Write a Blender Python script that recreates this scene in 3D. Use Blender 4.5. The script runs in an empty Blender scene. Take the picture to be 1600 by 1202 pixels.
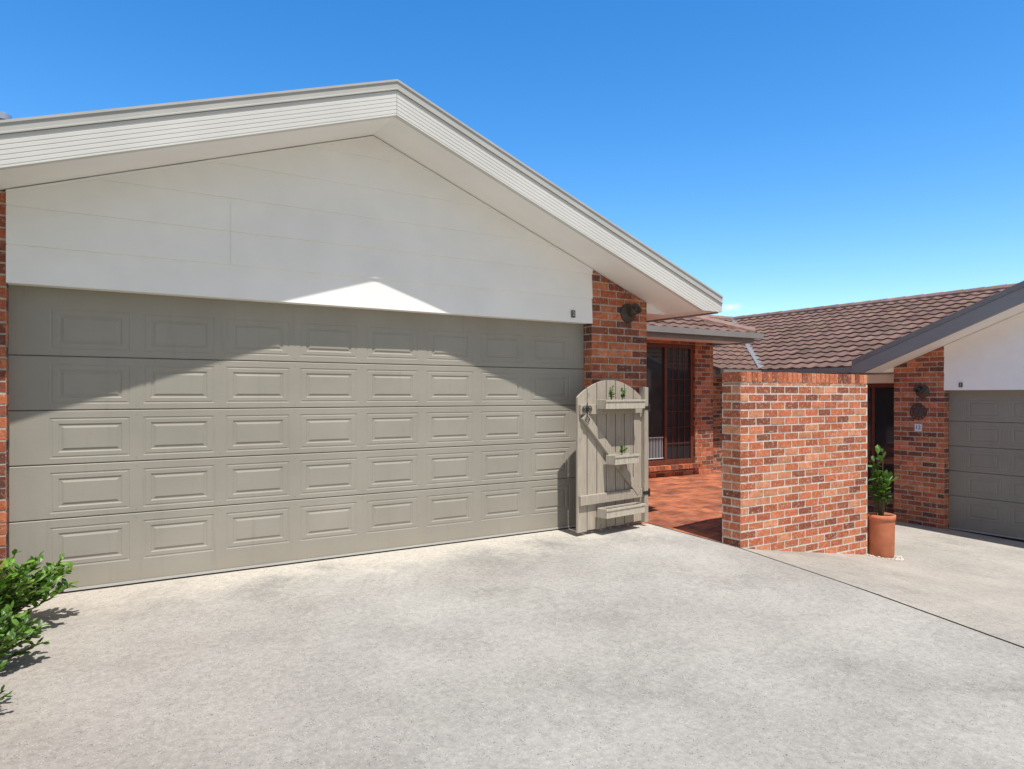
import bpy, bmesh, math, random
from mathutils import Vector, Matrix
random.seed(7)
R = random.random
def U(a,b): return random.uniform(a,b)
col = bpy.context.scene.collection
WM = {}

# ------------------------------------------------------------------ materials
def new_mat(name):
    m = bpy.data.materials.new(name); m.use_nodes = True
    nt = m.node_tree; b = nt.nodes['Principled BSDF']
    return m, nt, b
def nd(nt, t, **kw):
    n = nt.nodes.new(t)
    for k, v in kw.items(): setattr(n, k, v)
    return n
def noise(nt, vec, scale, detail=4, rough=.55):
    n = nd(nt,'ShaderNodeTexNoise'); n.inputs['Scale'].default_value = scale
    n.inputs['Detail'].default_value = detail; n.inputs['Roughness'].default_value = rough
    if vec: nt.links.new(vec, n.inputs['Vector'])
    return n.outputs['Fac']
def mrange(nt, fac, a, b, c, d):
    n = nd(nt,'ShaderNodeMapRange'); nt.links.new(fac, n.inputs[0])
    for i, v in enumerate((a,b,c,d)): n.inputs[i+1].default_value = v
    return n.outputs[0]
def mix(nt, fac, a, b, mode='MIX'):
    n = nd(nt,'ShaderNodeMix'); n.data_type='RGBA'; n.blend_type = mode
    def put(i, v):
        if isinstance(v, (tuple, list)): n.inputs[i].default_value = (*v[:3],1)
        elif isinstance(v, (int,float)): n.inputs[i].default_value = v
        else: nt.links.new(v, n.inputs[i])
    put(0, fac); put(6, a); put(7, b)
    return n.outputs[2]
def gray(nt, v):
    n = nd(nt,'ShaderNodeCombineColor')
    for i in range(3): nt.links.new(v, n.inputs[i])
    return n.outputs[0]
def bump(nt, b, h, strength, dist=.01):
    n = nd(nt,'ShaderNodeBump'); n.inputs['Strength'].default_value = strength
    n.inputs['Distance'].default_value = dist
    nt.links.new(h, n.inputs['Height']); nt.links.new(n.outputs[0], b.inputs['Normal'])
def objco(nt):
    return nd(nt,'ShaderNodeTexCoord').outputs['Object']
def paint(name, c, rough=.5, var=.12, scale=3., bs=.05, bscale=60, spec=.5, metal=0, attr=False):
    m, nt, b = new_mat(name); co = objco(nt)
    base = c
    if attr:
        a = nd(nt,'ShaderNodeAttribute'); a.attribute_name='Col'; base = a.outputs['Color']
    f = mrange(nt, noise(nt, co, scale, 6), .3, .7, 1-var, 1+var)
    cc = mix(nt, 1.0, base, gray(nt, f), 'MULTIPLY')
    nt.links.new(cc, b.inputs['Base Color'])
    b.inputs['Roughness'].default_value = rough; b.inputs['Metallic'].default_value = metal
    b.inputs['Specular IOR Level'].default_value = spec
    if bs: bump(nt, b, noise(nt, co, bscale, 4), bs, .01)
    return m

def brick_mat(name, cream=.5, dk=.55):
    m, nt, b = new_mat(name); co = objco(nt)
    a = nd(nt,'ShaderNodeAttribute'); a.attribute_name='Col'
    f = mrange(nt, noise(nt, co, 16, 8, .65), .3, .7, .74, 1.26)
    c1 = mix(nt, 1.0, a.outputs['Color'], gray(nt, f), 'MULTIPLY')
    spots = mrange(nt, noise(nt, co, 34, 6, .75), .55, .62, 0, cream)
    c2 = mix(nt, spots, c1, (.64,.48,.36))
    dark = mrange(nt, noise(nt, co, 19, 5, .7), .57, .67, 0, dk)
    c3 = mix(nt, dark, c2, (.15,.068,.042))
    nt.links.new(c3, b.inputs['Base Color']); b.inputs['Roughness'].default_value = .88
    b.inputs['Specular IOR Level'].default_value = .25
    bump(nt, b, noise(nt, co, 70, 6, .7), .5, .008)
    return m

def concrete_mat(name, tint=(1,1,1), lightdoor=True):
    m, nt, b = new_mat(name); co = objco(nt)
    big = mrange(nt, noise(nt, co, .55, 7, .6), .36, .64, 0, 1)
    c = mix(nt, big, (.345*tint[0],.326*tint[1],.294*tint[2]), (.44*tint[0],.417*tint[1],.378*tint[2]))
    med = mrange(nt, noise(nt, co, 1.7, 12, .76), .46, .64, 0, .5)
    c = mix(nt, med, c, (.275,.261,.237))
    stain = mrange(nt, noise(nt, co, .8, 12, .74), .54, .64, 0, .45)
    c = mix(nt, stain, c, (.235,.221,.198))
    pale = mrange(nt, noise(nt, co, 3.4, 10, .76), .57, .70, 0, .35)
    c = mix(nt, pale, c, (.50,.475,.43))
    sep = nd(nt,'ShaderNodeSeparateXYZ'); nt.links.new(co, sep.inputs[0])
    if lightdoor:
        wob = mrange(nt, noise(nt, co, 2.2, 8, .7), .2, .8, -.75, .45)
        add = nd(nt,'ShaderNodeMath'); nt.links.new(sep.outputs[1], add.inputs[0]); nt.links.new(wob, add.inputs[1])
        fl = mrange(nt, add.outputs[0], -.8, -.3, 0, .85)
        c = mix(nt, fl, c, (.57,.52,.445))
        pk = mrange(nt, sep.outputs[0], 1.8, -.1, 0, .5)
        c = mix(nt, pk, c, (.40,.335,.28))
    g = mrange(nt, noise(nt, co, 26, 10, .9), .3, .7, .62, 1.38)
    c = mix(nt, 1.0, c, gray(nt, g), 'MULTIPLY')
    vo = nd(nt,'ShaderNodeTexVoronoi'); vo.inputs['Scale'].default_value = 70; nt.links.new(co, vo.inputs['Vector'])
    sp = mrange(nt, vo.outputs['Distance'], .15, .27, .9, 0)
    gate = mrange(nt, noise(nt, co, 16, 4, .7), .5, .57, 0, 1)
    mu = nd(nt,'ShaderNodeMath', operation='MULTIPLY'); nt.links.new(sp, mu.inputs[0]); nt.links.new(gate, mu.inputs[1])
    c = mix(nt, mu.outputs[0], c, (.09,.083,.073))
    vo2 = nd(nt,'ShaderNodeTexVoronoi'); vo2.inputs['Scale'].default_value = 50; nt.links.new(co, vo2.inputs['Vector'])
    sp2 = mrange(nt, vo2.outputs['Distance'], .10, .2, .6, 0)
    c = mix(nt, sp2, c, (.66,.63,.575))
    nt.links.new(c, b.inputs['Base Color']); b.inputs['Roughness'].default_value = .9
    b.inputs['Specular IOR Level'].default_value = .25
    bump(nt, b, noise(nt, co, 55, 8, .85), .75, .008)
    return m

def leaf_mat(name, c1, c2):
    m, nt, b = new_mat(name)
    a = nd(nt,'ShaderNodeAttribute'); a.attribute_name='Col'
    sep = nd(nt,'ShaderNodeSeparateColor'); nt.links.new(a.outputs['Color'], sep.inputs[0])
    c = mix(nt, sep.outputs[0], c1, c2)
    nt.links.new(c, b.inputs['Base Color']); b.inputs['Roughness'].default_value = .42
    tr = nd(nt,'ShaderNodeBsdfTranslucent'); nt.links.new(c, tr.inputs['Color'])
    ms = nd(nt,'ShaderNodeMixShader'); ms.inputs[0].default_value = .3
    nt.links.new(b.outputs[0], ms.inputs[1]); nt.links.new(tr.outputs[0], ms.inputs[2])
    nt.links.new(ms.outputs[0], nt.nodes['Material Output'].inputs['Surface'])
    return m

def paver_mat():
    m, nt, b = new_mat('terracotta_paving'); co = objco(nt)
    br = nd(nt,'ShaderNodeTexBrick'); nt.links.new(co, br.inputs['Vector'])
    br.inputs['Color1'].default_value=(.52,.165,.075,1); br.inputs['Color2'].default_value=(.25,.08,.045,1)
    br.inputs['Mortar'].default_value=(.24,.16,.12,1); br.inputs['Scale'].default_value=1
    br.inputs['Brick Width'].default_value=.235; br.inputs['Row Height'].default_value=.235
    br.offset=0
    br.inputs['Mortar Size'].default_value=.009
    f = mrange(nt, noise(nt, co, 4, 8,.7), .38,.62,.6,1.3)
    c = mix(nt, 1., br.outputs['Color'], gray(nt,f), 'MULTIPLY')
    nt.links.new(c, b.inputs['Base Color']); b.inputs['Roughness'].default_value=.8
    b.inputs['Specular IOR Level'].default_value=.2
    bump(nt, b, br.outputs['Fac'], -.4, .006)
    return m
def ground_mat():
    m, nt, b = new_mat('soil_and_grass'); co = objco(nt)
    c = mix(nt, mrange(nt, noise(nt, co, 1.3, 8), .4,.6,0,1), (.10,.07,.045), (.07,.10,.03))
    g = mrange(nt, noise(nt, co, 40, 6), .3,.7,.6,1.35)
    c = mix(nt, 1., c, gray(nt,g), 'MULTIPLY')
    nt.links.new(c, b.inputs['Base Color']); b.inputs['Roughness'].default_value=.95
    bump(nt, b, noise(nt, co, 30, 8,.8), .8, .02)
    return m
def door_mat(name, k):
    m, nt, b = new_mat(name); co = objco(nt)
    mp = nd(nt,'ShaderNodeMapping'); mp.inputs['Scale'].default_value=(3,3,60); nt.links.new(co, mp.inputs[0])
    f = mrange(nt, noise(nt, co, 1.4, 7), .3,.7,.90,1.08)
    c = mix(nt, 1., (.338*k,.312*k,.262*k), gray(nt,f), 'MULTIPLY')
    sep = nd(nt,'ShaderNodeSeparateXYZ'); nt.links.new(co, sep.inputs[0])
    d = mrange(nt, sep.outputs[2], .22, 0, 0, .45)
    dn = mrange(nt, noise(nt, co, 6, 6, .7), .4, .6, .2, 1.)
    mu = nd(nt,'ShaderNodeMath', operation='MULTIPLY'); nt.links.new(d, mu.inputs[0]); nt.links.new(dn, mu.inputs[1])
    c = mix(nt, mu.outputs[0], c, (.38,.32,.245))
    mp2 = nd(nt,'ShaderNodeMapping'); mp2.inputs['Scale'].default_value=(14,3,1.2); nt.links.new(co, mp2.inputs[0])
    st = mrange(nt, noise(nt, mp2.outputs[0], 1, 6, .7), .56, .72, 0, .22)
    c = mix(nt, st, c, (.18,.16,.13))
    nt.links.new(c, b.inputs['Base Color']); b.inputs['Roughness'].default_value=.55
    b.inputs['Specular IOR Level'].default_value=.2
    bump(nt, b, noise(nt, mp.outputs[0], 4, 6,.6), .25, .004)
    return m
def wood_mat(name, c):
    m, nt, b = new_mat(name); co = objco(nt)
    mp = nd(nt,'ShaderNodeMapping'); mp.inputs['Scale'].default_value=(30,30,2); nt.links.new(co, mp.inputs[0])
    f = mrange(nt, noise(nt, mp.outputs[0], 2, 6), .3,.7,.8,1.12)
    cc = mix(nt, 1., c, gray(nt,f), 'MULTIPLY')
    w = mrange(nt, noise(nt, co, 9, 6,.7), .58,.7,0,.5)
    cc = mix(nt, w, cc, (.20,.155,.11))
    nt.links.new(cc, b.inputs['Base Color']); b.inputs['Roughness'].default_value=.7
    bump(nt, b, noise(nt, mp.outputs[0], 5, 6), .2, .004)
    return m
def tile_mat():
    m, nt, b = new_mat('brown_roof_tile'); co = objco(nt)
    a = nd(nt,'ShaderNodeAttribute'); a.attribute_name='Col'
    f = mrange(nt, noise(nt, co, 7, 7,.65), .3, .7, .78, 1.22)
    c = mix(nt, 1.0, a.outputs['Color'], gray(nt, f), 'MULTIPLY')
    l = mrange(nt, noise(nt, co, 2.2, 8, .7), .54, .7, 0, .35)
    c = mix(nt, l, c, (.27,.20,.165))
    nt.links.new(c, b.inputs['Base Color']); b.inputs['Roughness'].default_value=.7
    b.inputs['Specular IOR Level'].default_value=.3
    bump(nt, b, noise(nt, co, 60, 5), .3, .008)
    return m
M = dict(
 brick = brick_mat('red_brick', .78, .45), brick_far = brick_mat('red_brick_plain', .40, .5),
 conc = concrete_mat('weathered_concrete'), conc2 = concrete_mat('shared_concrete', (1.06,1.03,.99), False),
 door = door_mat('taupe_door_steel',1.), door2 = door_mat('brown_grey_door_steel',.78),
 white = paint('white_board_paint', (.93,.90,.855), .55, .04, 2.5, .06, 40),
 soffit = paint('soffit_paint', (.93,.905,.87), .6, .03, 2, 0),
 barge = paint('pale_grey_colorbond', (.66,.64,.595), .42, .05, 2, .02),
 barge2 = paint('mid_grey_colorbond', (.29,.28,.265), .42, .05, 2, .02),
 cap = paint('grey_cap_metal', (.47,.455,.42), .4, .06, 3, .02),
 gutter = paint('grey_gutter_metal', (.25,.235,.22), .4, .08, 4, .02),
 tile = tile_mat(),
 paver = paver_mat(), ground = ground_mat(),
 gatew = wood_mat('taupe_painted_timber', (.43,.37,.295)),
 boxw = wood_mat('planter_timber', (.52,.46,.37)),
 timber = paint('red_brown_timber', (.15,.045,.026), .45, .2, 8, .1, 30),
 iron = paint('black_iron', (.035,.032,.03), .5, .2, 30, .2, 80),
 bronze = paint('aged_bronze', (.07,.05,.038), .5, .3, 30, .2, 80),
 rubber = paint('black_rubber', (.02,.02,.02), .8, .1, 9, 0),
 jointm = paint('dark_joint_filler', (.025,.022,.02), .95, .2, 9, 0),
 terra = paint('terracotta', (.52,.17,.08), .75, .18, 7, .15, 60),
 soil = paint('potting_soil', (.05,.035,.025), .95, .3, 30, .8, 60),
 pebble = paint('white_pebble', (.58,.53,.46), .7, .12, 20, .1),
 leaf = leaf_mat('bright_leaf', (.04,.125,.010), (.20,.37,.04)),
 leafd = leaf_mat('deep_leaf', (.03,.09,.012), (.15,.30,.035)),
 stem = paint('green_brown_stem', (.12,.10,.04), .8, .2, 20, 0),
 plaque = paint('brown_plaque', (.09,.075,.065), .5, .1, 9, 0),
 paleink = paint('pale_number', (.6,.57,.5), .5, .03, 9, 0),
 blueink = paint('blue_number', (.05,.09,.28), .5, .03, 9, 0),
 tilewhite = paint('white_number_tile', (.68,.70,.74), .3, .05, 9, 0),
 zinc = paint('galvanised_flue', (.42,.47,.55), .35, .1, 9, 0, metal=.6),
 lead = paint('grey_flashing', (.24,.235,.23), .5, .1, 9, 0),
 inner = paint('dark_interior', (.03,.028,.026), .9, .1, 2, 0),
)
g, nt, b = new_mat('window_glass'); b.inputs['Base Color'].default_value=(.03,.034,.038,1)
b.inputs['Roughness'].default_value=.05; b.inputs['Specular IOR Level'].default_value=.9; M['glass']=g

# ------------------------------------------------------------------ mesh builder
class MB:
    def __init__(s): s.v=[]; s.f=[]; s.c=[]
    def face(s, pts, c=(.5,.5,.5)):
        n=len(s.v); s.v += [tuple(p) for p in pts]; s.f.append(tuple(range(n,n+len(pts)))); s.c.append(c)
    def box(s, x0,x1,y0,y1,z0,z1, c=(.5,.5,.5), T=None):
        p=[Vector((x,y,z)) for z in (z0,z1) for y in (y0,y1) for x in (x0,x1)]
        if T: p=[T@q for q in p]
        n=len(s.v); s.v += [tuple(q) for q in p]
        for f in ((0,2,3,1),(4,5,7,6),(0,1,5,4),(2,6,7,3),(0,4,6,2),(1,3,7,5)):
            s.f.append(tuple(n+i for i in f)); s.c.append(c)
    def tube(s, pts, rs, seg=8, c=(.5,.5,.5), cap=True):
        pts=[Vector(p) for p in pts]
        if not isinstance(rs,(list,tuple)): rs=[rs]*len(pts)
        n=len(s.v); N=len(pts); prev=None
        for i,p in enumerate(pts):
            d=(pts[min(i+1,N-1)]-pts[max(i-1,0)]).normalized()
            a=prev if prev is not None else (Vector((0,0,1)) if abs(d.z)<.9 else Vector((1,0,0)))
            a=(a-d*a.dot(d)).normalized(); prev=a; bb=d.cross(a)
            for k in range(seg):
                t=2*math.pi*k/seg; s.v.append(tuple(p+(a*math.cos(t)+bb*math.sin(t))*rs[i]))
        for i in range(N-1):
            for k in range(seg):
                k2=(k+1)%seg
                s.f.append((n+i*seg+k,n+i*seg+k2,n+(i+1)*seg+k2,n+(i+1)*seg+k)); s.c.append(c)
        if cap:
            s.f.append(tuple(n+k for k in range(seg))[::-1]); s.c.append(c)
            s.f.append(tuple(n+(N-1)*seg+k for k in range(seg))); s.c.append(c)
    def lathe(s, prof, T=None, seg=24, c=(.5,.5,.5)):   # prof: (r,z)
        n=len(s.v)
        for r,z in prof:
            for k in range(seg):
                t=2*math.pi*k/seg; p=Vector((r*math.cos(t),r*math.sin(t),z))
                s.v.append(tuple(T@p if T else p))
        for i in range(len(prof)-1):
            for k in range(seg):
                k2=(k+1)%seg
                s.f.append((n+i*seg+k,n+i*seg+k2,n+(i+1)*seg+k2,n+(i+1)*seg+k)); s.c.append(c)
    def build(s, name, mat, parent=None, world=False, clips=(), smooth=False, bevel=0, fix=False):
        me=bpy.data.meshes.new(name); vs=s.v
        if parent is not None and world:
            inv=WM[parent].inverted(); vs=[tuple(inv@Vector(p)) for p in vs]
        me.from_pydata(vs,[],s.f)
        at=me.color_attributes.new('Col','FLOAT_COLOR','CORNER'); i=0; dat=[]
        for f,c in zip(s.f,s.c):
            for _ in f: dat += [c[0],c[1],c[2],1]
        at.data.foreach_set('color',dat)
        if clips or fix:
            bm=bmesh.new(); bm.from_mesh(me)
            for co,no,cp in clips:
                geo=bm.verts[:]+bm.edges[:]+bm.faces[:]
                r=bmesh.ops.bisect_plane(bm,geom=geo,plane_co=co,plane_no=no,clear_outer=True)
                if cp:
                    ed=[e for e in r['geom_cut'] if isinstance(e,bmesh.types.BMEdge)]
                    bmesh.ops.edgenet_fill(bm,edges=ed)
            if fix: bmesh.ops.recalc_face_normals(bm,faces=bm.faces)
            bm.to_mesh(me); bm.free()
        me.materials.append(mat)
        o=bpy.data.objects.new(name,me); col.objects.link(o)
        if parent is not None: o.parent=parent; WM[o]=WM[parent]
        else: WM[o]=Matrix.Identity(4)
        if smooth: me.shade_smooth()
        if bevel:
            md=o.modifiers.new('bev','BEVEL'); md.width=bevel; md.segments=2; md.limit_method='ANGLE'
        return o
def tag(o,label,cat,group=None,kind=None):
    o['label']=label; o['category']=cat
    if group: o['group']=group
    if kind: o['kind']=kind
    return o
def empty(name, loc, rz, label, cat, group=None):
    o=bpy.data.objects.new(name,None); col.objects.link(o); o.location=loc; o.rotation_euler=(0,0,rz)
    WM[o]=Matrix.Translation(loc)@Matrix.Rotation(rz,4,'Z'); o.empty_display_size=.2
    return tag(o,label,cat,group)
def struct(o, cat=None):
    o['kind']='structure'; return o
def text(name, s, size, T, mat, parent):
    cu=bpy.data.curves.new(name,'FONT'); cu.body=s; cu.size=size; cu.extrude=.0015; cu.align_x='CENTER'; cu.align_y='CENTER'
    t=bpy.data.objects.new('tmp',cu); col.objects.link(t); bpy.context.view_layer.update()
    me=bpy.data.meshes.new_from_object(t.evaluated_get(bpy.context.evaluated_depsgraph_get()))
    bpy.data.objects.remove(t); me.transform(T); me.materials.clear(); me.materials.append(mat)
    o=bpy.data.objects.new(name,me); col.objects.link(o); o.parent=parent; WM[o]=WM[parent]; return o

# ------------------------------------------------------------------ bricks
MORT=(.66,.60,.52); MORTD=(.47,.40,.33)
def bcol(p):
    r=R()
    if p=='wall':
        base=[(.54,.17,.08),(.48,.135,.062),(.58,.235,.125),(.41,.115,.055),(.27,.08,.046)][min(4,int(r*4.9))]
    else:
        base=[(.47,.14,.062),(.52,.17,.08),(.37,.10,.05),(.16,.062,.044),(.26,.08,.048)][min(4,int(r*5.0))]
    k=U(.82,1.18); return tuple(x*k for x in base)
def bricks(mb, ax, pos, sg, u0,u1,z0,z1, pal='wall', bw=.225, bh=.0795, m=.012, ph=0):
    if pal=='wall': m=.0145
    def P(u,z,d):
        return (u,pos+sg*d,z) if ax=='y' else (pos+sg*d,u,z)
    r0=math.floor(z0/bh)
    for r in range(r0, math.ceil(z1/bh)):
        off=ph+(bw/2 if r%2 else 0)
        k=math.floor((u0-off)/bw)
        while off+k*bw<u1:
            a=max(u0,off+k*bw+(m/2 if off+k*bw>u0+.001 else 0)); b_=min(u1,off+(k+1)*bw-(m/2 if off+(k+1)*bw<u1-.001 else 0))
            c=max(z0,r*bh+m/2); d=min(z1,(r+1)*bh-m/2); k+=1
            if b_-a<.02 or d-c<.015: continue
            q=bcol(pal); e=.0035+U(-.001,.0015); ch=.002
            j=[U(-.0022,.0022) for _ in range(4)]
            c+=j[1]; d+=j[2]
            o=[P(a,c,-.006),P(b_,c,-.006),P(b_,d,-.006),P(a,d,-.006)]
            t=[P(a+ch,c+ch,e),P(b_-ch,c+ch,e),P(b_-ch,d-ch,e),P(a+ch,d-ch,e)]
            fl = (sg>0) if ax=='y' else (sg<0)
            def F(x): mb.face(x[::-1] if fl else x, q)
            F(t)
            for i in range(4):
                i2=(i+1)%4; F([o[i],o[i2],t[i2],t[i]])
def brick_block(mb,x0,x1,y0,y1,z0,z1,faces='xyXY',pal='wall'):
    mb.box(x0,x1,y0,y1,z0,z1,MORT if pal=='wall' else MORTD)
    if 'y' in faces: bricks(mb,'y',y0,-1,x0,x1,z0,z1,pal,ph=x0)
    if 'Y' in faces: bricks(mb,'y',y1,1,x0,x1,z0,z1,pal,ph=x0)
    if 'x' in faces: bricks(mb,'x',x0,-1,y0,y1,z0,z1,pal,ph=y0+.11)
    if 'X' in faces: bricks(mb,'x',x1,1,y0,y1,z0,z1,pal,ph=y0+.11)

# ------------------------------------------------------------------ roof tiles
def tiles(mb,O,Ud,Vd,L,H,tw=.25,ex=.31):
    O=Vector(O);Ud=Vector(Ud).normalized();Vd=Vector(Vd).normalized();N=Ud.cross(Vd)
    if N.z<0: N=-N
    nt_=math.ceil(L/tw); nc=math.ceil(H/ex); seg=8
    prof=[0,.007,.016,.021,.016,.007,0,-.002]
    for r in range(nc):
        v0=r*ex; v1=min(H+.02,(r+1)*ex)
        for k in range(nt_):
            g_=U(.82,1.18); c=(.19*g_,.112*g_*U(.94,1.06),.086*g_*U(.92,1.08))
            if R()<.10: c=tuple(x*.78 for x in c)
            dv=U(-.005,.005); lift=U(0,.004)
            for i in range(seg):
                ua=(k+i/seg)*tw; ub=(k+(i+1)/seg)*tw
                if ua>=L: break
                ha=prof[i]; hb=prof[(i+1)%seg]
                a=O+Ud*ua+Vd*(v0+dv)+N*(ha+.024+lift); b_=O+Ud*ub+Vd*(v0+dv)+N*(hb+.024+lift)
                c2=O+Ud*ub+Vd*v1+N*(hb); d=O+Ud*ua+Vd*v1+N*(ha)
                mb.face([a,b_,c2,d],c)
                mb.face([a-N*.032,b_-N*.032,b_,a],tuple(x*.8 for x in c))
def ridge(mb,A,B,r=.11,sp=.4):
    A=Vector(A);B=Vector(B);n=max(1,int((B-A).length/sp));d=(B-A)/n
    for i in range(n):
        p=A+d*i; q=A+d*(i+1.06); g_=U(.85,1.2)
        mb.tube([p,q],[r,r*.9],10,(.27*g_,.17*g_,.14*g_))

# ------------------------------------------------------------------ ground heights
def S(x):
    pts=[(5.55,0),(5.9,.035),(6.25,.10),(8.05,.37),(10,.55),(12,.675),(14,.69)]
    if x<=pts[0][0]: return 0
    for (a,b_),(c,d) in zip(pts,pts[1:]):
        if x<=c: return b_+(d-b_)*(x-a)/(c-a)
    return .69
def g_(x,y): return .03*max(-9,min(0,y))-S(x)
def xj(y): return 5.87 if y>-1.37 else 5.87-(-1.37-y)*.225
def frange(a,b_,n): return [a+(b_-a)*i/n for i in range(n+1)]
def sheet(name,mat,xs_fn,ys,dz,fn=g_):
    mb=MB(); rows=[]
    for y in ys:
        row=[]
        for x in xs_fn(y): mb.v.append((x,y,fn(x,y)+dz)); row.append(len(mb.v)-1)
        rows.append(row)
    for a,b_ in zip(rows,rows[1:]):
        for i in range(len(a)-1): mb.f.append((a[i],a[i+1],b_[i+1],b_[i])); mb.c.append((.5,.5,.5))
    return struct(mb.build(name,mat,smooth=True))
gx=[-400,-150,-60,-25,-12]+frange(-8,16,32)+[20,30,60,150,400]
gy=[-400,-150,-60,-25,-16]+frange(-12,12,32)+[20,40,100,400]
sheet('ground',M['ground'],lambda y:gx,gy,-.03)
ys=frange(-14,-1.37,40)+frange(-1.3,.0,4)
sheet('driveway',M['conc'],lambda y:frange(-.16,xj(y)-.010,24),ys,0)
sheet('shared_driveway',M['conc2'],lambda y:frange(xj(y)+.010,24,50),frange(-14,-1.37,40)+frange(-1.3,6,12),.001)
sheet('driveway_joint',M['jointm'],lambda y:frange(xj(y)-.05,xj(y)+.05,2),frange(-14,-1.37,40),-.012)
# courtyard paving
mb=MB(); yy=frange(-1.14,-.13,6)
for a,b_ in zip(yy,yy[1:]):
    mb.face([(5.872,a,g_(5.872,a)+.004),(6.5,a,.004),(6.5,b_,.004),(5.872,b_,g_(5.872,b_)+.004)])
mb.face([(5.872,-.13,g_(5.872,-.13)+.004),(6.5,-.13,.004),(6.5,3.6,.004),(5.872,3.6,.004)])
mb.face([(6.5,-1.14,.004),(8.03,-1.14,.004),(10.55,.15,.004),(10.55,3.6,.004),(6.5,3.6,.004)])
pl=[(8.03,-1.14),(10.55,.15),(10.55,3.6)]
for a,b_ in zip(pl,pl[1:]): mb.face([(a[0],a[1],-1.2),(b_[0],b_[1],-1.2),(b_[0],b_[1],.004),(a[0],a[1],.004)])
struct(mb.build('courtyard_paving',M['paver']))

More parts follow.
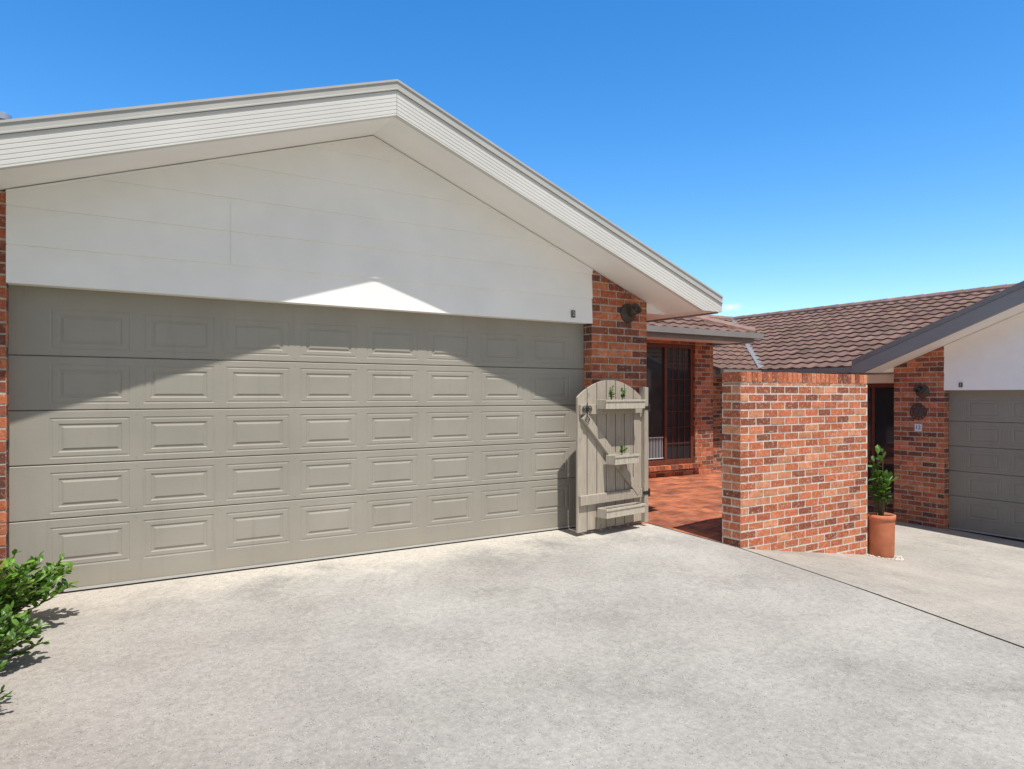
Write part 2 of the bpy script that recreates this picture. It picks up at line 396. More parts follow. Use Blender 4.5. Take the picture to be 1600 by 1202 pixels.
# ------------------------------------------------------------------ garage front, used by both houses (local: x right, y back)
XA=2.587; ZB=3.675; SL=.34; SR=.38; YF=-.68; YW=-.136
def zb(x): return ZB-(SL*(XA-x) if x<XA else SR*(x-XA))
def garage(root, depth, bargem, doorm, XL=-1.25, XR=6.42, CL=2.47, CR=2.33):
    for a,b_ in ((5.03,5.81),(-.78,0)):
        mb=MB(); brick_block(mb,a,b_,YW,.10,-.15,3.1,'xyX','dark')
        no=Vector((SR,0,1)) if a>0 else Vector((-SL,0,1))
        mb.build('brick_pier',M['brick_far'],root,clips=[(Vector((XA,0,ZB+.0)),no,False)])
    mb=MB(); brick_block(mb,5.61,5.81,.10,depth,-.15,2.40,'X','dark'); mb.build('side_wall',M['brick_far'],root)
    mb=MB(); brick_block(mb,-.78,-.58,.10,depth,-.15,2.5,'x','dark'); mb.build('side_wall',M['brick_far'],root)
    # cladding boards
    mb=MB(); z=2.175; k=0
    mb.box(.0,5.03,YW+.012,.04,2.18,3.95)
    while z<3.93:
        h=.262; cuts=[0.0,[3.62,1.42,1.42,5.0,5.0,5.0][k%6],5.03]
        for a,b_ in zip(cuts,cuts[1:]):
            if b_-a<.05: b_=5.03
            if a>4.9: continue
            a2=a+(.0006 if a>0 else 0); b2=b_-(.0006 if b_<5 else 0)
            y0=YW-.012; y1=YW+.002
            mb.face([(a2,y0,z),(b2,y0,z),(b2,y1,z+h+.004),(a2,y1,z+h+.004)])
            mb.face([(a2,y0,z),(a2,y1+.02,z),(b2,y1+.02,z),(b2,y0,z)])
        z+=h; k+=1
    mb.build('gable_cladding',M['white'],root,clips=[(Vector((XA,0,ZB+.006)),Vector((-SL,0,1)),False),(Vector((XA,0,ZB+.006)),Vector((SR,0,1)),False)])
    # soffit
    mb=MB()
    xl=XA-(ZB-CL)/SL; xr=min(XR-.1,XA+(ZB-CR)/SR); e=.008
    for a,b_ in ((xl,XA),(XA,xr)):
        mb.face([(a,YF+.03,zb(a)+e),(a,YW+.02,zb(a)+e),(b_,YW+.02,zb(b_)+e),(b_,YF+.03,zb(b_)+e)])
    mb.face([(xr,YF+.03,CR+e),(XR-.02,YF+.03,CR+e),(XR-.02,depth,CR+e),(xr,depth,CR+e)])
    mb.face([(5.815,YW+.02,CR+e),(xr,YW+.02,CR+e),(xr,depth,CR+e),(5.815,depth,CR+e)])
    mb.face([(XL+.02,YF+.03,CL+e),(xl,YF+.03,CL+e),(xl,depth,CL+e),(XL+.02,depth,CL+e)])
    mb.face([(xl,YW+.02,CL+e),(-.785,YW+.02,CL+e),(-.785,depth,CL+e),(xl,depth,CL+e)])
    mb.face([(5.81,YW+.02,CR+e),(xr,YW+.02,CR+e),(xr,YW+.02,zb(xr)+e),(5.81,YW+.02,zb(5.81)+e)])
    mb.face([(-.78,YW+.02,CL+e),(xl,YW+.02,CL+e),(-.78,YW+.02,zb(-.78)+e)])
    for a,b_ in ((0.0,XA),(XA,5.03)):
        mb.face([(a,YW-.02,zb(a)-.0),(b_,YW-.02,zb(b_)-.0),(b_,YW-.02,zb(b_)-.012),(a,YW-.02,zb(a)-.012)])
        mb.face([(a,YW-.02,zb(a)-.012),(b_,YW-.02,zb(b_)-.012),(b_,YW,zb(b_)-.012),(a,YW,zb(a)-.012)])
    mb.build('soffit',M['soffit'],root)
    # ribbed barge
    prof=[(YF+.05,0),(YF,0)]
    h0=.010; prof.append((YF,h0))
    nr=6; step=.188/nr
    for i in range(nr):
        z0=h0+i*step
        prof+= [(YF+.0024,z0+.002),(YF+.0024,z0+.006),(YF,z0+.008),(YF,z0+step)]
    prof+=[(YF,.20),(YF+.05,.20)]
    capp=[(YF+.05,.203),(YF-.012,.203),(YF-.012,.213),(YF-.006,.217),(YF-.006,.264),(YF-.015,.268),(YF-.015,.285),(YF+.10,.285),(YF+.10,.203)]
    for nm,pr,mt in (('barge_board',prof,bargem),('barge_capping',capp,M['cap'] if bargem is M['barge'] else M['gutter'])):
        mb=MB()
        for a,b_ in ((XL,XA),(XA,XR)):
            k=len(pr); n=len(mb.v)
            for x in (a,b_):
                for y,h in pr: mb.v.append((x,y,zb(x)+h))
            for i in range(k):
                j=(i+1)%k; mb.f.append((n+i,n+j,n+k+j,n+k+i)); mb.c.append((.5,.5,.5))
            mb.f.append(tuple(n+(i if a==XL else k+i) for i in range(k))); mb.c.append((.5,.5,.5))
        o=mb.build(nm,mt,root,fix=True,clips=[] )
        if nm=='barge_board':
            me=o.data; bm=bmesh.new(); bm.from_mesh(me)
            for side,cz in ((1,CR),(-1,CL)):
                fs=[f for f in bm.faces if (f.calc_center_median().x-XA)*side>0]
                geo=set(fs)
                for f in fs: geo.update(f.verts); geo.update(f.edges)
                bmesh.ops.bisect_plane(bm,geom=list(geo),plane_co=(0,0,cz),plane_no=(0,0,-1),clear_outer=True)
            bm.to_mesh(me); bm.free()
    mb=MB(); mb.box(XA-.003,XA+.003,YF-.002,YF+.01,ZB,ZB+.2); mb.build('apex_joiner',M['cap'],root)
    for xx,s,zc in ((XR,1,CR),(XL,-1,CL)):
        mb=MB(); mb.box(min(xx,xx-s*.02),max(xx,xx-s*.02),YF+.055,depth,zc-.01,zc+.16); f_=mb.build('eave_fascia',M['gutter'],root)
        mb=MB(); mb.box(min(xx+s*.002,xx+s*.09),max(xx+s*.002,xx+s*.09),YF+.12,depth,zc+.04,zc+.14); mb.build('gutter',M['gutter'],root,bevel=.015)
    def zt(x): return zb(x)+.235
    mb=MB()
    tiles(mb,(XR+.03,YF+.08,zt(XR+.03)),(0,1,0),(-1,0,SR),depth+.6,(XR+.03-XA)*math.hypot(1,SR))
    tiles(mb,(XL-.03,YF+.08,zt(XL-.03)),(0,1,0),(1,0,SL),depth+.6,(XA-XL+.03)*math.hypot(1,SL))
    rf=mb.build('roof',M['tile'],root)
    mb=MB()
    for a,b_ in ((XL,XA),(XA,XR)):
        mb.face([(a,YF+.04,zb(a)+.2),(b_,YF+.04,zb(b_)+.2),(b_,depth,zb(b_)+.2),(a,depth,zb(a)+.2)])
    mb.build('roof_underlay',M['inner'],rf)
    # sectional door
    seams=[0.012,.535,.922,1.309,1.696,2.24]
    fb=MB(); fb.box(.0,5.03,.052,.09,.0,2.26); door=fb.build('garage_door',M['inner'],root)
    for r in range(5):
        mb=MB(); z0=seams[r]+.002; z1=seams[r+1]-.002; X0=.004; X1=5.026; Y=0.0
        pz0=.185+.39*r; pz1=pz0+.29; pw=.5; pit=.586; px0=.24
        mb.box(X0,X1,Y+.010,Y+.05,z0,z1)
        def q(x0,x1,a,b_,ya=Y,yb_=Y): mb.face([(x0,ya,a),(x1,ya,a),(x1,yb_,b_),(x0,yb_,b_)])
        q(X0,X1,z0+.006,pz0); q(X0,X1,pz1,z1-.006); q(X0,X1,z0,z0+.006,Y+.006,Y); q(X0,X1,z1-.006,z1,Y,Y+.006)
        xs=[X0]
        for c in range(8): xs+=[px0+c*pit,px0+c*pit+pw]
        xs.append(X1)
        for i in range(0,len(xs),2): q(xs[i],xs[i+1],pz0,pz1)
        for c in range(8):
            a=px0+c*pit; b_=a+pw
            lv=[(0,0),(.007,.003),(.013,.003),(.020,.0005),(.050,.0005),(.061,.006),(.069,.006),(.086,-.0005)]
            rc=[[(a+i,Y+d,pz0+i*.85),(b_-i,Y+d,pz0+i*.85),(b_-i,Y+d,pz1-i*.85),(a+i,Y+d,pz1-i*.85)] for i,d in lv]
            for p,n_ in zip(rc,rc[1:]):
                for i in range(4):
                    j=(i+1)%4; mb.face([p[i],p[j],n_[j],n_[i]])
            mb.face(rc[-1])
        for c in range(1,9):
            x=.24+c*.586-.043
            if x>5: continue
            for zz in ((z1-.03,) if r<4 else ())+((z0+.03,) if r>0 else ()):
                mb.lathe([(.004,.0),(.004,.002),(.0001,.003)],Matrix.Translation((x,.0,zz))@Matrix.Rotation(math.pi/2,4,'X'),8)
        mb.build('door_section',doorm,door)
    mb=MB(); mb.box(.004,5.026,-.006,.03,-.02,.013); mb.build('bottom_seal',M['rubber'],door)
    mb=MB(); mb.box(.004,5.026,-.012,-.0065,.013,.03); mb.build('bottom_rail',M['cap'],door)
    mb=MB(); mb.box(-.6,5.6,.03,depth,-.2,-.012); mb.build('floor_slab',M['conc2'],root)
    return door
def wall_light(root,x,z,yw=YW):
    T=Matrix.Translation((x,yw-.006,z))@Matrix.Rotation(math.pi/2,4,'X')
    mb=MB(); mb.lathe([(.0001,0),(.105,0),(.105,.012),(.085,.024),(.05,.034),(.03,.04),(.03,.065)],T,28)
    L=mb.build('wall_light',M['bronze'],root,smooth=True)
    T2=Matrix.Translation((x,yw-.085,z+.005))@Matrix.Rotation(math.radians(60),4,'X')
    mb=MB(); mb.lathe([(.0001,-.05),(.03,-.045),(.045,-.02),(.055,.03),(.068,.075),(.064,.075),(.05,.03),(.0001,.02)],T2,24)
    mb.build('lamp_shade',M['bronze'],L,smooth=True)
    mb=MB(); mb.lathe([(.0001,.066),(.02,.063),(.034,.045),(.034,.02)],T2,16); mb.build('bulb',M['bronze'],L,smooth=True)

H1=empty('brick_house',(0,0,0),0,'brick house with the wide taupe double garage under a white gable in the foreground','house')
garage(H1,6.2,M['barge'],M['door'])
wall_light(H1,5.525,2.315)
mb=MB(); mb.box(4.745,4.792,YW-.024,YW-.013,2.222,2.297); pq=mb.build('house_number',M['plaque'],H1,bevel=.002)
text('numeral','2',.062,Matrix.Translation((4.7685,YW-.0255,2.26))@Matrix.Rotation(math.pi/2,4,'X'),M['paleink'],pq)
mb=MB(); mb.lathe([(.045,2.9),(.045,3.62),(.06,3.625),(.06,3.67),(.0001,3.70)],Matrix.Translation((-.10,1.0,0)),20)
mb.build('flue_pipe',M['zinc'],H1,smooth=False)
mb=MB()
for a,b_,c,d in ((5.82,8.50,-.1,2.37),(8.50,9.74,-.1,.13),(8.50,9.74,2.31,2.37),(9.74,10.20,-.1,2.37)):
    mb.box(a,b_,2.80,3.0,c,d,MORTD); bricks(mb,'y',2.80,-1,a,b_,c,d,'dark',ph=0)
bricks(mb,'x',8.5,1,2.8,2.9,.22,2.31,'dark',ph=2.8); bricks(mb,'x',9.74,-1,2.8,2.9,.22,2.31,'dark',ph=2.8)
mb.box(10.0,10.20,3.0,9,-.9,2.37,MORTD); bricks(mb,'x',10.20,1,2.8,9,-.9,2.37,'dark',ph=2.8)
mb.build('wing_wall',M['brick_far'],H1)
mb=MB(); x=8.46
while x<9.76:
    c=bcol('dark'); mb.box(x,x+.072,2.70,2.9,.13,.20,tuple(q*1.1 for q in c)); x+=.086
mb.box(8.465,9.785,2.712,2.89,.125,.192,MORTD); sill=mb
fr=MB(); x0,x1,z0,z1=8.50,9.74,.205,2.31
for a,b_,c,d in ((x0,x0+.07,z0,z1),(x1-.07,x1,z0,z1),(x0+.07,x1-.07,z0,z0+.08),(x0+.07,x1-.07,z1-.07,z1),(9.03,9.085,z0+.08,z1-.07)):
    fr.box(a,b_,2.835,2.91,c,d)
W1=fr.build('window',M['timber'],H1,bevel=.004)
sill.build('sill',M['brick_far'],W1)
mb=MB(); mb.box(x0+.07,9.03,2.875,2.881,z0+.08,z1-.07); mb.build('pane',M['glass'],W1)
mb=MB(); mb.box(9.085,x1-.07,2.875,2.881,z0+.08,z1-.07); mb.build('pane',M['glass'],W1)
mb=MB()
for i in range(1,7): mb.box(9.085,x1-.07,2.852,2.860,z0+.08+i*.28,z0+.088+i*.28)
for i in range(1,4): mb.box(9.085+i*.146,9.092+i*.146,2.848,2.856,z0+.08,z1-.07)
mb.build('glazing_bars',M['timber'],W1)
mb=MB()
for i in range(12): mb.box(8.60+i*.035,8.607+i*.035,2.858,2.862,z0+.12,z0+.48)
mb.box(8.58,9.02,2.8585,2.8615,z0+.47,z0+.485); mb.box(8.58,9.02,2.8585,2.8615,z0+.11,z0+.125)
mb.build('security_grille',M['tilewhite'],W1)
E=2.2; XE=10.57; ZE=2.47; P=.38
hipco=Vector((XE,E,0))
mb=MB(); tiles(mb,(1.5,E-.03,ZE+.02),(1,0,0),(0,1,P),XE+.03-1.5,4.3)
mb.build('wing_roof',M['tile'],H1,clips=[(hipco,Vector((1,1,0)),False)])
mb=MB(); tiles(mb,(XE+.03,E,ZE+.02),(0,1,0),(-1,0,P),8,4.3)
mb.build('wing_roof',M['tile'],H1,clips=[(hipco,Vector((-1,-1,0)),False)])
mb=MB(); ridge(mb,(XE,E,ZE+.05),(XE-3.9,E+3.9,ZE+.05+P*3.9),.09); mb.build('hip_capping',M['tile'],H1)
mb=MB(); mb.box(6.55,XE,E,E+.02,ZE-.13,ZE+.03); mb.box(XE-.02,XE,E+.02,9,ZE-.13,ZE+.03)
mb.build('eave_fascia',M['gutter'],H1)
mb=MB(); mb.box(6.55,XE+.12,E-.115,E-.002,ZE-.06,ZE+.035); mb.box(XE+.002,XE+.12,E-.002,9,ZE-.06,ZE+.035); mb.build('eave_gutter',M['gutter'],H1)
mb=MB(); mb.box(5.83,XE-.02,E+.02,2.8,ZE-.11,ZE-.10); mb.build('eave_soffit',M['soffit'],H1)

# ------------------------------------------------------------------ neighbour house
SL=.395; ZB=3.883
H2=empty('brick_house',(11.97,-.37,-.685),-math.pi/2,'neighbouring brick house with brown tiled roof at the right edge','house')
garage(H2,6.2,M['barge2'],M['door2'],XL=-1.18)
wall_light(H2,-.32,2.16)
mb=MB()
T=Matrix.Translation((-.385,YW-.006,1.83))@Matrix.Rotation(math.pi/2,4,'X')
mb.lathe([(.0001,.012),(.05,.02),(.085,.012),(.09,0)],T,24)
for k in range(12):
    a=k*math.pi/6; mb.box(-.012,.012,.08,.125,0,.01,(.5,.5,.5),T@Matrix.Rotation(a,4,'Z'))
mb.lathe([(.118,0),(.118,.012),(.13,.012),(.13,0)],T,28)
tag(mb.build('wall_ornament',M['bronze'],None,smooth=False),'round dark metal ornament under the lamp on the neighbouring brick pier','ornament').matrix_world=WM[H2]
mb=MB(); mb.box(-.44,-.33,YW-.018,YW-.004,1.52,1.64); pq=mb.build('number_tile',M['tilewhite'],H2,bevel=.003)
text('numeral','12',.085,Matrix.Translation((-.385,YW-.0195,1.58))@Matrix.Rotation(math.pi/2,4,'X'),M['blueink'],pq)
mb=MB(); mb.box(.22,.27,YW-.024,YW-.013,2.22,2.29); pq=mb.build('house_number',M['plaque'],H2)
text('numeral','3',.06,Matrix.Translation((.245,YW-.0255,2.255))@Matrix.Rotation(math.pi/2,4,'X'),M['paleink'],pq)
mb=MB()
XW=12.42
for a,b_,c,d in ((.41,.52,-1,1.62),(.52,1.75,-1,-.40),(1.75,3.62,-1,1.80)):
    mb.box(XW,XW+.2,a,b_,c,d,MORTD); bricks(mb,'x',XW,-1,a,b_,c,d,'dark',ph=.41)
mb.box(10.22,XW+.2,3.62,3.8,-1,1.82,MORTD); bricks(mb,'y',3.62,-1,10.22,XW,-1,1.82,'dark',ph=10.2)
mb.box(20.2,20.4,-6,7,-1,1.85,MORTD)
mb.build('main_wall',M['brick_far'],H2,world=True)
mb=MB(); mb.box(XW-.012,XW+.19,.415,1.748,1.625,1.79); mb.build('lintel_board',M['white'],H2,world=True)
fr=MB()
for a,b_,c,d in ((.52,.58,-.4,1.62),(1.69,1.75,-.4,1.62),(.58,1.69,-.4,-.33),(.58,1.69,1.55,1.62),(1.1,1.15,-.33,1.55)):
    fr.box(XW+.04,XW+.11,a,b_,c,d)
W2=fr.build('window',M['timber'],H2,world=True)
for a,b_ in ((.58,1.1),(1.15,1.69)):
    mb=MB(); mb.box(XW+.07,XW+.076,a,b_,-.33,1.55); mb.build('pane',M['glass'],W2,world=True)
ZN=1.90; XN=11.9; YN=3.1; WN=4.3
inv=WM[H2].inverted(); rot=inv.to_3x3()
mb=MB(); tiles(mb,(XN-.03,-7.5,ZN),(0,1,0),(1,0,P),15.3,(WN+.03)*math.hypot(1,P))
o=mb.build('main_roof',M['tile'],H2,world=True); me=o.data; bm=bmesh.new(); bm.from_mesh(me)
bmesh.ops.bisect_plane(bm,geom=bm.verts[:]+bm.edges[:]+bm.faces[:],plane_co=inv@Vector((XN,YN,0)),plane_no=rot@Vector((-1,1,0)),clear_outer=True)
W_=WM[H2]
dl=[]
for f in bm.faces:
    c=W_@f.calc_center_median()
    if c.y<.78 and c.z < (-.685+zb(-.37-c.y)+.16): dl.append(f)
bmesh.ops.delete(bm,geom=dl,context='FACES')
bm.to_mesh(me); bm.free()
mb=MB(); tiles(mb,(8.5,YN-.03,ZN),(1,0,0),(0,1,P),8.0,(WN+.03)*math.hypot(1,P))
o=mb.build('rear_roof',M['tile'],H2,world=True)
me=o.data; bm=bmesh.new(); bm.from_mesh(me)
bmesh.ops.bisect_plane(bm,geom=bm.verts[:]+bm.edges[:]+bm.faces[:],plane_co=inv@Vector((XN,YN,0)),plane_no=rot@Vector((1,-1,0)),clear_outer=True)
bmesh.ops.bisect_plane(bm,geom=bm.verts[:]+bm.edges[:]+bm.faces[:],plane_co=inv@Vector((10.1,0,0)),plane_no=rot@Vector((-1,0,0)),clear_outer=True)
bm.to_mesh(me); bm.free()
ZR=ZN+P*WN
mb=MB(); mb.face([(XN+WN,-7.5,ZR),(XN+2*WN+.3,-7.5,ZN-.1),(XN+2*WN+.3,7.4,ZN-.1),(XN+WN,7.4,ZR)],(.17,.09,.07))
mb.face([(10.1,7.4,ZR),(XN+WN,7.4,ZR),(XN+2*WN,11.7,ZN),(10.1,11.7,ZN)],(.17,.09,.07))
mb.face([(XN+WN,7.4,ZR),(XN+2*WN+.3,7.4,ZN-.1),(XN+2*WN,11.7,ZN)],(.17,.09,.07))
mb.build('back_roof',M['tile'],H2,world=True)
mb=MB(); ridge(mb,(XN+WN,-7.5,ZR+.0),(XN+WN,7.4,ZR+.0)); ridge(mb,(XN+WN,7.4,ZR+.0),(10.1,7.4,ZR+.0))
mb.build('ridge_capping',M['tile'],H2,world=True)
mb=MB(); mb.face([(XN-.06,YN+.0,ZN+.052),(XN+.10,YN-.04,ZN+.056),(XN+WN,YN+WN-.10,ZR+.03),(XN+WN-.10,YN+WN,ZR+.03)],(.3,.3,.3))
mb.build('valley_flashing',M['lead'],H2,world=True)
mb=MB()
mb.box(XN-.11,XN-.002,.85,YN-.11,ZN-.09,ZN+.0); mb.box(10.62,XN-.112,YN-.11,YN-.002,ZN-.09,ZN+.0)
mb.build('eave_gutter',M['gutter'],H2,world=True)
mb=MB(); mb.box(XN,XN+.02,.42,YN,ZN-.14,ZN); mb.box(10.3,XN,YN,YN+.02,ZN-.14,ZN); mb.build('eave_fascia',M['gutter'],H2,world=True)
mb=MB(); mb.box(XN+.02,XW,.42,3.62,ZN-.105,ZN-.095); mb.box(10.3,XN+.02,YN+.02,3.62,ZN-.105,ZN-.095); mb.build('eave_soffit',M['soffit'],H2,world=True)

# ------------------------------------------------------------------ free standing brick wall
WR=empty('brick_screen_wall',(5.89,-1.37,0),0,'freestanding chest-high red brick screen wall with a brick-on-edge top beside the driveway','wall')
mb=MB(); L=2.16; TH=.23; ztop=1.535
brick_block(mb,0,L,0,TH,-.62,ztop,'xyXY','wall')
mb.build('brickwork',M['brick'],WR)
mb=MB(); mb.box(.012,L-.012,.004,TH-.004,ztop+.002,ztop+.102,MORT)
n=27; w=L/n
for i in range(n):
    j=U(-.002,.002); mb.box(i*w+.005,(i+1)*w-.005,-.005+j,TH+.005+j,ztop+.010,ztop+.112+U(-.002,.002),bcol('wall'))
mb.build('coping',M['brick'],WR,bevel=.003)

# ------------------------------------------------------------------ gate
gl=Vector((4.66,-.36,0)); gr=Vector((5.665,-.215,0)); ang=math.atan2(gr.y-gl.y,gr.x-gl.x); GW=(gr-gl).length
G=empty('timber_gate',gl,ang,'arched taupe timber gate folded back against the brick pier beside the garage door','gate')
def ztopg(x):
    t=x/GW; return 1.385+.19*math.sin(math.pi*min(1,max(0,t)))**.8
pw=GW/7
for i in range(7):
    mb=MB(); a=i*pw+.006; b_=(i+1)*pw-.006; zb0=.035+U(-.008,.006)
    xs=frange(a,b_,4)
    front=[(a,0,zb0),(b_,0,zb0)]+[(x,0,ztopg(x)) for x in xs[::-1]]
    back=[(x,.022,z) for x,y,z in front]
    mb.face(front); mb.face(back[::-1])
    for k in range(len(front)):
        k2=(k+1)%len(front); mb.face([front[k2],front[k],back[k],back[k2]])
    mb.build('paling',M['gatew'],G,bevel=.002)
for z in (.30,1.22):
    mb=MB(); mb.box(.02,GW-.03,-.034,-.001,z,z+.10); mb.build('rail',M['gatew'],G,bevel=.004)
A=Vector((.07,0,1.21)); B=Vector((GW-.08,0,.36)); d=(B-A); T=Matrix.Translation(A)@Matrix.Rotation(math.atan2(-d.z,d.x),4,'Y')
mb=MB(); mb.box(0,d.length,-.040,-.0015,-.045,.045,(.5,.5,.5),T); mb.build('brace',M['gatew'],G,bevel=.004)
mb=MB(); mb.box(GW-.01,GW+.055,-.05,.03,.02,1.50); mb.build('gate_stile',M['gatew'],G,bevel=.005)
for z in (.33,1.26):
    mb=MB(); mb.box(GW-.04,GW+.062,-.056,-.0505,z,z+.035); mb.lathe([(.011,z-.025),(.011,z+.06)],Matrix.Translation((GW+.058,-.058,0)),12)
    mb.build('hinge',M['iron'],G)
mb=MB()
def spiral(cx,cz,r0,r1,a0,turns,n=26):
    return [Vector((cx+(r0+(r1-r0)*i/n)*math.cos(a0+turns*2*math.pi*i/n),-.045,cz+(r0+(r1-r0)*i/n)*math.sin(a0+turns*2*math.pi*i/n))) for i in range(n+1)]
for s in (-1,1):
    pts=spiral(0,0,.036,.010,math.pi/2,1.35); pts=[Vector((s*(.034-p.x),p.y,p.z)) for p in pts]
    mb.tube(pts,.005,6)
mb.tube([Vector((.0,-.045,-.08)),Vector((0,-.045,.07))],.006,6)
ring=[Vector((.027*math.cos(t),-.05,-.10+.027*math.sin(t))) for t in frange(0,2*math.pi,18)]
mb.tube(ring,.0045,6)
mb.lathe([(.0001,.014),(.02,.01),(.024,0)],Matrix.Translation((0,-.045,.02))@Matrix.Rotation(math.pi/2,4,'X'),12)
mb.tube([Vector((0,-.045,.02)),Vector((0,-.03,.02))],.006,6)
orn=tag(mb.build('scroll_ornament',M['iron'],None),'black wrought iron scroll ornament hung on the left corner of the gate','ornament')
orn.matrix_world=WM[G]@Matrix.Translation((.10,.0,1.27))

def leaf(mb,p,d,l,w,c,up=None):
    d=d.normalized(); s=d.cross(Vector((0,0,1)))
    if s.length<.05: s=Vector((1,0,0))
    s=(s.normalized()+Vector((U(-.5,.5),U(-.5,.5),U(-.5,.5)))).normalized(); s=(s-d*s.dot(d)).normalized()
    nn=s.cross(d); t=p+d*l-nn*l*.1*U(-.5,1.5); m=p+d*l*.55+nn*l*.06
    mb.face([p,p+d*l*.35+s*w*.8,p+d*l*.72+s*w,t,m],c); mb.face([p,m,t,p+d*l*.72-s*w,p+d*l*.35-s*w*.8],c)
specs=[(.24,.86,1.275,'top','pale timber planter box with two green sprigs near the top of the gate'),
       (.38,.76,.70,'mid','short timber planter box with one seedling at the middle of the gate'),
       (.25,.86,.165,'low','long empty timber planter box at the foot of the gate')]
for a,b_,z,kd,lab in specs:
    o=empty('planter_box',WM[G]@Vector((a,-.042,z)),ang,lab,'planter')
    Lb=b_-a; D=.13; Hb=.095
    for (x0,x1,y0,y1,nm) in ((0,Lb,-D,-D+.014,'front_board'),(0,Lb,-.014,0,'back_board'),(0,.014,-D+.0145,-.0145,'end_board'),(Lb-.014,Lb,-D+.0145,-.0145,'end_board')):
        mb=MB(); mb.box(x0,x1,y0,y1,0,Hb); mb.build(nm,M['boxw'],o,bevel=.002)
    mb=MB(); mb.box(.0145,Lb-.0145,-D+.0145,-.0145,.004,Hb-.018); mb.build('soil',M['soil'],o)
    mb=MB(); mb.box(-.008,Lb+.008,-D-.008,-D-.0005,Hb-.02,Hb); mb.build('trim',M['boxw'],o)
    sp={'top':[(.16,.13),(.33,.13)],'mid':[(.17,.10)],'low':[]}[kd]
    for q,(sx,h) in enumerate(sp):
        mb=MB()
        for k in range(4 if kd=='top' else 3):
            b0=Vector((U(-.01,.01),U(-.01,.01),0)); tp=Vector((U(-.03,.03),U(-.03,.03),h*U(.7,1.15)))
            mb.tube([b0,(b0+tp)/2+Vector((U(-.01,.01),0,0)),tp],[.003,.0025,.0015],5,(.3,.3,.3),False)
            for j in range(6):
                t=.35+.65*j/5; p=b0.lerp(tp,t); leaf(mb,p,Vector((U(-1,1),U(-1,1),U(.1,.9))),U(.03,.048),.012,(R(),0,0))
        lb={'top':['short green sprig left in the top planter box','green sprig in the middle of the top planter box'],
            'mid':['lone green seedling in the middle planter box']}[kd][q]
        pl_=tag(mb.build('seedling',M['leaf'],None),lb,'plant')
        pl_.matrix_world=WM[o]@Matrix.Translation((sx,-D/2,Hb-.018))

# ------------------------------------------------------------------ pot + plant + pebbles
px,py=8.215,-1.43; pz=g_(px,py)
POT=empty('terracotta_pot',(px,py,pz),0,'tall terracotta pot holding a leafy shrub at the end of the brick wall','pot')
mb=MB(); mb.lathe([(.0001,.0),(.132,.0),(.140,.02),(.147,.42)],None,36); mb.build('pot_body',M['terra'],POT,smooth=True)
mb=MB(); mb.lathe([(.146,.415),(.155,.42),(.156,.475),(.144,.48),(.137,.45),(.135,.40)],None,36); mb.build('rim',M['terra'],POT,smooth=True)
mb=MB(); mb.lathe([(.0001,.435),(.08,.438),(.139,.43)],None,24); mb.build('soil',M['soil'],POT)
def shrub(name,loc,label,nst,h,spread,leafl,mat,lpers,tilt=.8,base=0.05,lw=.24,t0=.3,vary=.6):
    o=empty(name,loc,0,label,'shrub'); st=MB(); lf=MB()
    for k in range(nst):
        a=U(0,2*math.pi); sp=spread*math.sqrt(R()); hh=h*(1-.45*(sp/spread)**2)*U(vary,1.05)
        sp*=.88+.14*math.sin(3*a+1)+.06*math.sin(7*a)
        b0=Vector((math.cos(a),math.sin(a),0))*base*R(); tp=Vector((math.cos(a)*sp,math.sin(a)*sp,hh))
        md=b0.lerp(tp,.5)+Vector((0,0,hh*.12))
        st.tube([b0,md,tp],[.007,.005,.003],5,(.3,.3,.3),False)
        for j in range(lpers):
            t=t0+(1-t0)*((j+R())/lpers)**.8
            p=(b0.lerp(md,t*2) if t<.5 else md.lerp(tp,t*2-1))
            out=(tp-md).normalized(); dd=out*U(.2,.9)+Vector((U(-1,1),U(-1,1),U(-.5,.9)))*tilt
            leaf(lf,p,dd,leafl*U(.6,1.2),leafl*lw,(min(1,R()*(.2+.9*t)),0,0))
    st.build('stem',M['stem'],o); lf.build('foliage',mat,o)
    return o
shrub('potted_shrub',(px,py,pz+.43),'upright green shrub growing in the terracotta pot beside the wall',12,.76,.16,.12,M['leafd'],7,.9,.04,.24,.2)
mb=MB()
for k in range(70):
    a=U(0,2*math.pi); r=U(.145,.25); x=px+r*math.cos(a); y=py-.02+r*math.sin(a)
    if y>-1.385 and x<8.06: continue
    s=U(.008,.016); z=g_(x,y); T=Matrix.Translation((x,y,z+s*.4))@Matrix.Rotation(U(0,3),4,'Z')@Matrix.Diagonal((s*1.3,s,s*.7,1))
    mb.lathe([(.001,-1),(.7,-.7),(1,0),(.7,.7),(.001,1)],T,7)
tag(mb.build('pebbles',M['pebble'],None,smooth=True),'white pebbles scattered around the terracotta pot','pebbles',kind='stuff')

# ------------------------------------------------------------------ garden shrubs at left
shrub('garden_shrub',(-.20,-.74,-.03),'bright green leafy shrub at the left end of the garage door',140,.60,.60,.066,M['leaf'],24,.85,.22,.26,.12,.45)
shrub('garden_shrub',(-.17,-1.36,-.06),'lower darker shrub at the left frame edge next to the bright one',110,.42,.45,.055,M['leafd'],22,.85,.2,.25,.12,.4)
shrub('garden_shrub',(-.15,-1.98,-.08),'small dark shrub lowest at the left frame edge',80,.34,.36,.05,M['leafd'],18,.8,.15,.22,.12,.4)

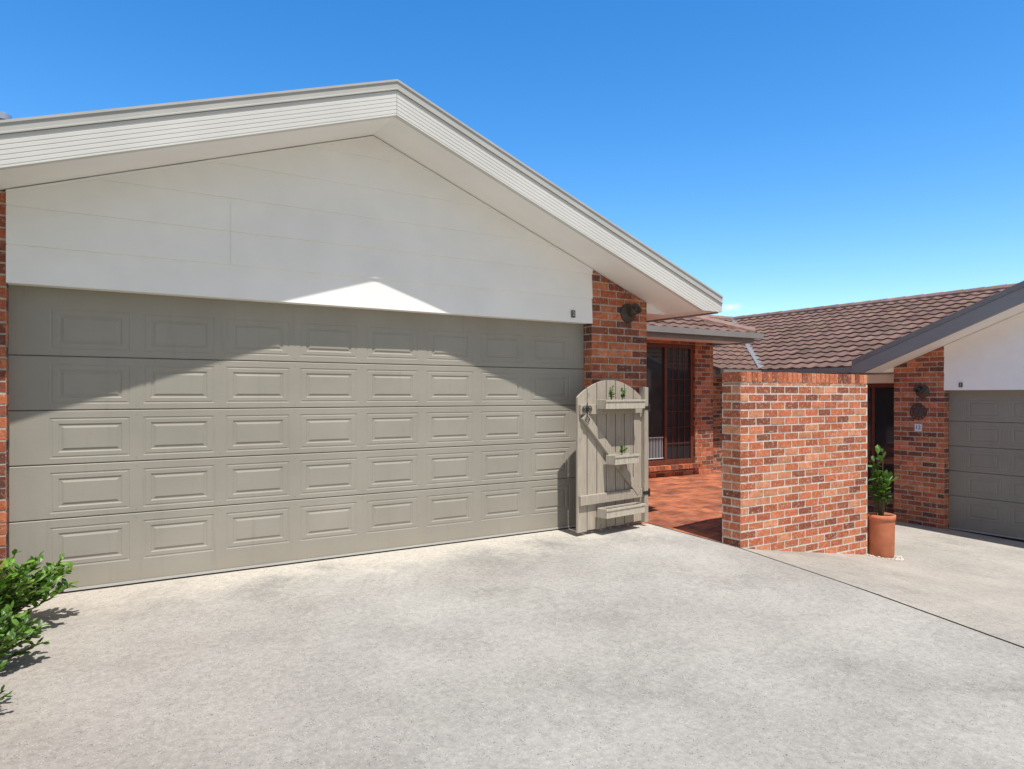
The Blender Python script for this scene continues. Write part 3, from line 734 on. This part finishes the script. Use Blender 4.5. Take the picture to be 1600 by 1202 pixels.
# ------------------------------------------------------------------ light, sky, camera
trav=Vector((.025,.54,-1.248)).normalized()
sl=bpy.data.lights.new('sun','SUN'); sl.energy=5.0; sl.angle=math.radians(.53); sl.color=(1,.965,.91)
so=bpy.data.objects.new('sun',sl); col.objects.link(so); so.rotation_euler=trav.to_track_quat('-Z','Y').to_euler()
w=bpy.data.worlds.new('World'); bpy.context.scene.world=w; w.use_nodes=True; nt=w.node_tree
bg=nt.nodes['Background']; sky=nt.nodes.new('ShaderNodeTexSky'); sky.sky_type='NISHITA'; sky.sun_disc=False
sky.sun_elevation=math.asin(-trav.z); sky.sun_rotation=math.pi; sky.air_density=1.0; sky.dust_density=.3; sky.ozone_density=2.5
hs=nt.nodes.new('ShaderNodeHueSaturation'); hs.inputs['Saturation'].default_value=1.38; hs.inputs['Value'].default_value=1.8; hs.inputs['Hue'].default_value=.502
nt.links.new(sky.outputs[0],hs.inputs['Color'])
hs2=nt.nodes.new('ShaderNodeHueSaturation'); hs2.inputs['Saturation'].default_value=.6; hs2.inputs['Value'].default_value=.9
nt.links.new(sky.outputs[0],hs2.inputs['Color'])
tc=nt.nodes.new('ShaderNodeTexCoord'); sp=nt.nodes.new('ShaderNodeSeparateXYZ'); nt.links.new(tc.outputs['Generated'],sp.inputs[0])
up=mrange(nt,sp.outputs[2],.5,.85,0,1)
so_=mrange(nt,sp.outputs[1],.05,-.45,0,1)      # unseen high and sunward sky muted and dimmed, to warm and lower shadow fill
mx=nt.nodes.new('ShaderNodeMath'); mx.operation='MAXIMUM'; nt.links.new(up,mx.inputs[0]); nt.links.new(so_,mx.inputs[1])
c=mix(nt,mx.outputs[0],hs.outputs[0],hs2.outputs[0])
def pdir(px_,py_):
    t=(px_-800)/1080; return Vector((.533+.846*t,.846-.533*t,(617-py_)/1080)).normalized()
cd=pdir(1143,480)
mpn=nt.nodes.new('ShaderNodeMapping'); mpn.vector_type='TEXTURE'; mpn.inputs['Location'].default_value=cd
mpn.inputs['Rotation'].default_value=(0,0,math.atan2(-.68,.74)); mpn.inputs['Scale'].default_value=(.020,.020,.007)
nt.links.new(tc.outputs['Generated'],mpn.inputs[0])
ln=nt.nodes.new('ShaderNodeVectorMath'); ln.operation='LENGTH'; nt.links.new(mpn.outputs[0],ln.inputs[0])
nz=noise(nt,tc.outputs['Generated'],90,5,.6)
ad=nt.nodes.new('ShaderNodeMath'); ad.operation='ADD'; nt.links.new(ln.outputs['Value'],ad.inputs[0]); nt.links.new(nz,ad.inputs[1])
cf=mrange(nt,ad.outputs[0],.6,1.4,.8,0)
c=mix(nt,cf,c,(8,8,8))
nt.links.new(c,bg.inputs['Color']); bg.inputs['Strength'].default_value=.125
cam=bpy.data.cameras.new('camera'); co=bpy.data.objects.new('camera',cam); col.objects.link(co)
cam.sensor_width=36; cam.lens=24.3; cam.shift_y=.010; cam.clip_end=2000
co.location=(.402,-5.89,1.42)
fw=Vector((.533,.846,0)); co.rotation_euler=fw.to_track_quat('-Z','Y').to_euler()
bpy.context.scene.camera=co
sc=bpy.context.scene; sc.view_settings.view_transform='Standard'; sc.view_settings.look='None'; sc.view_settings.exposure=0
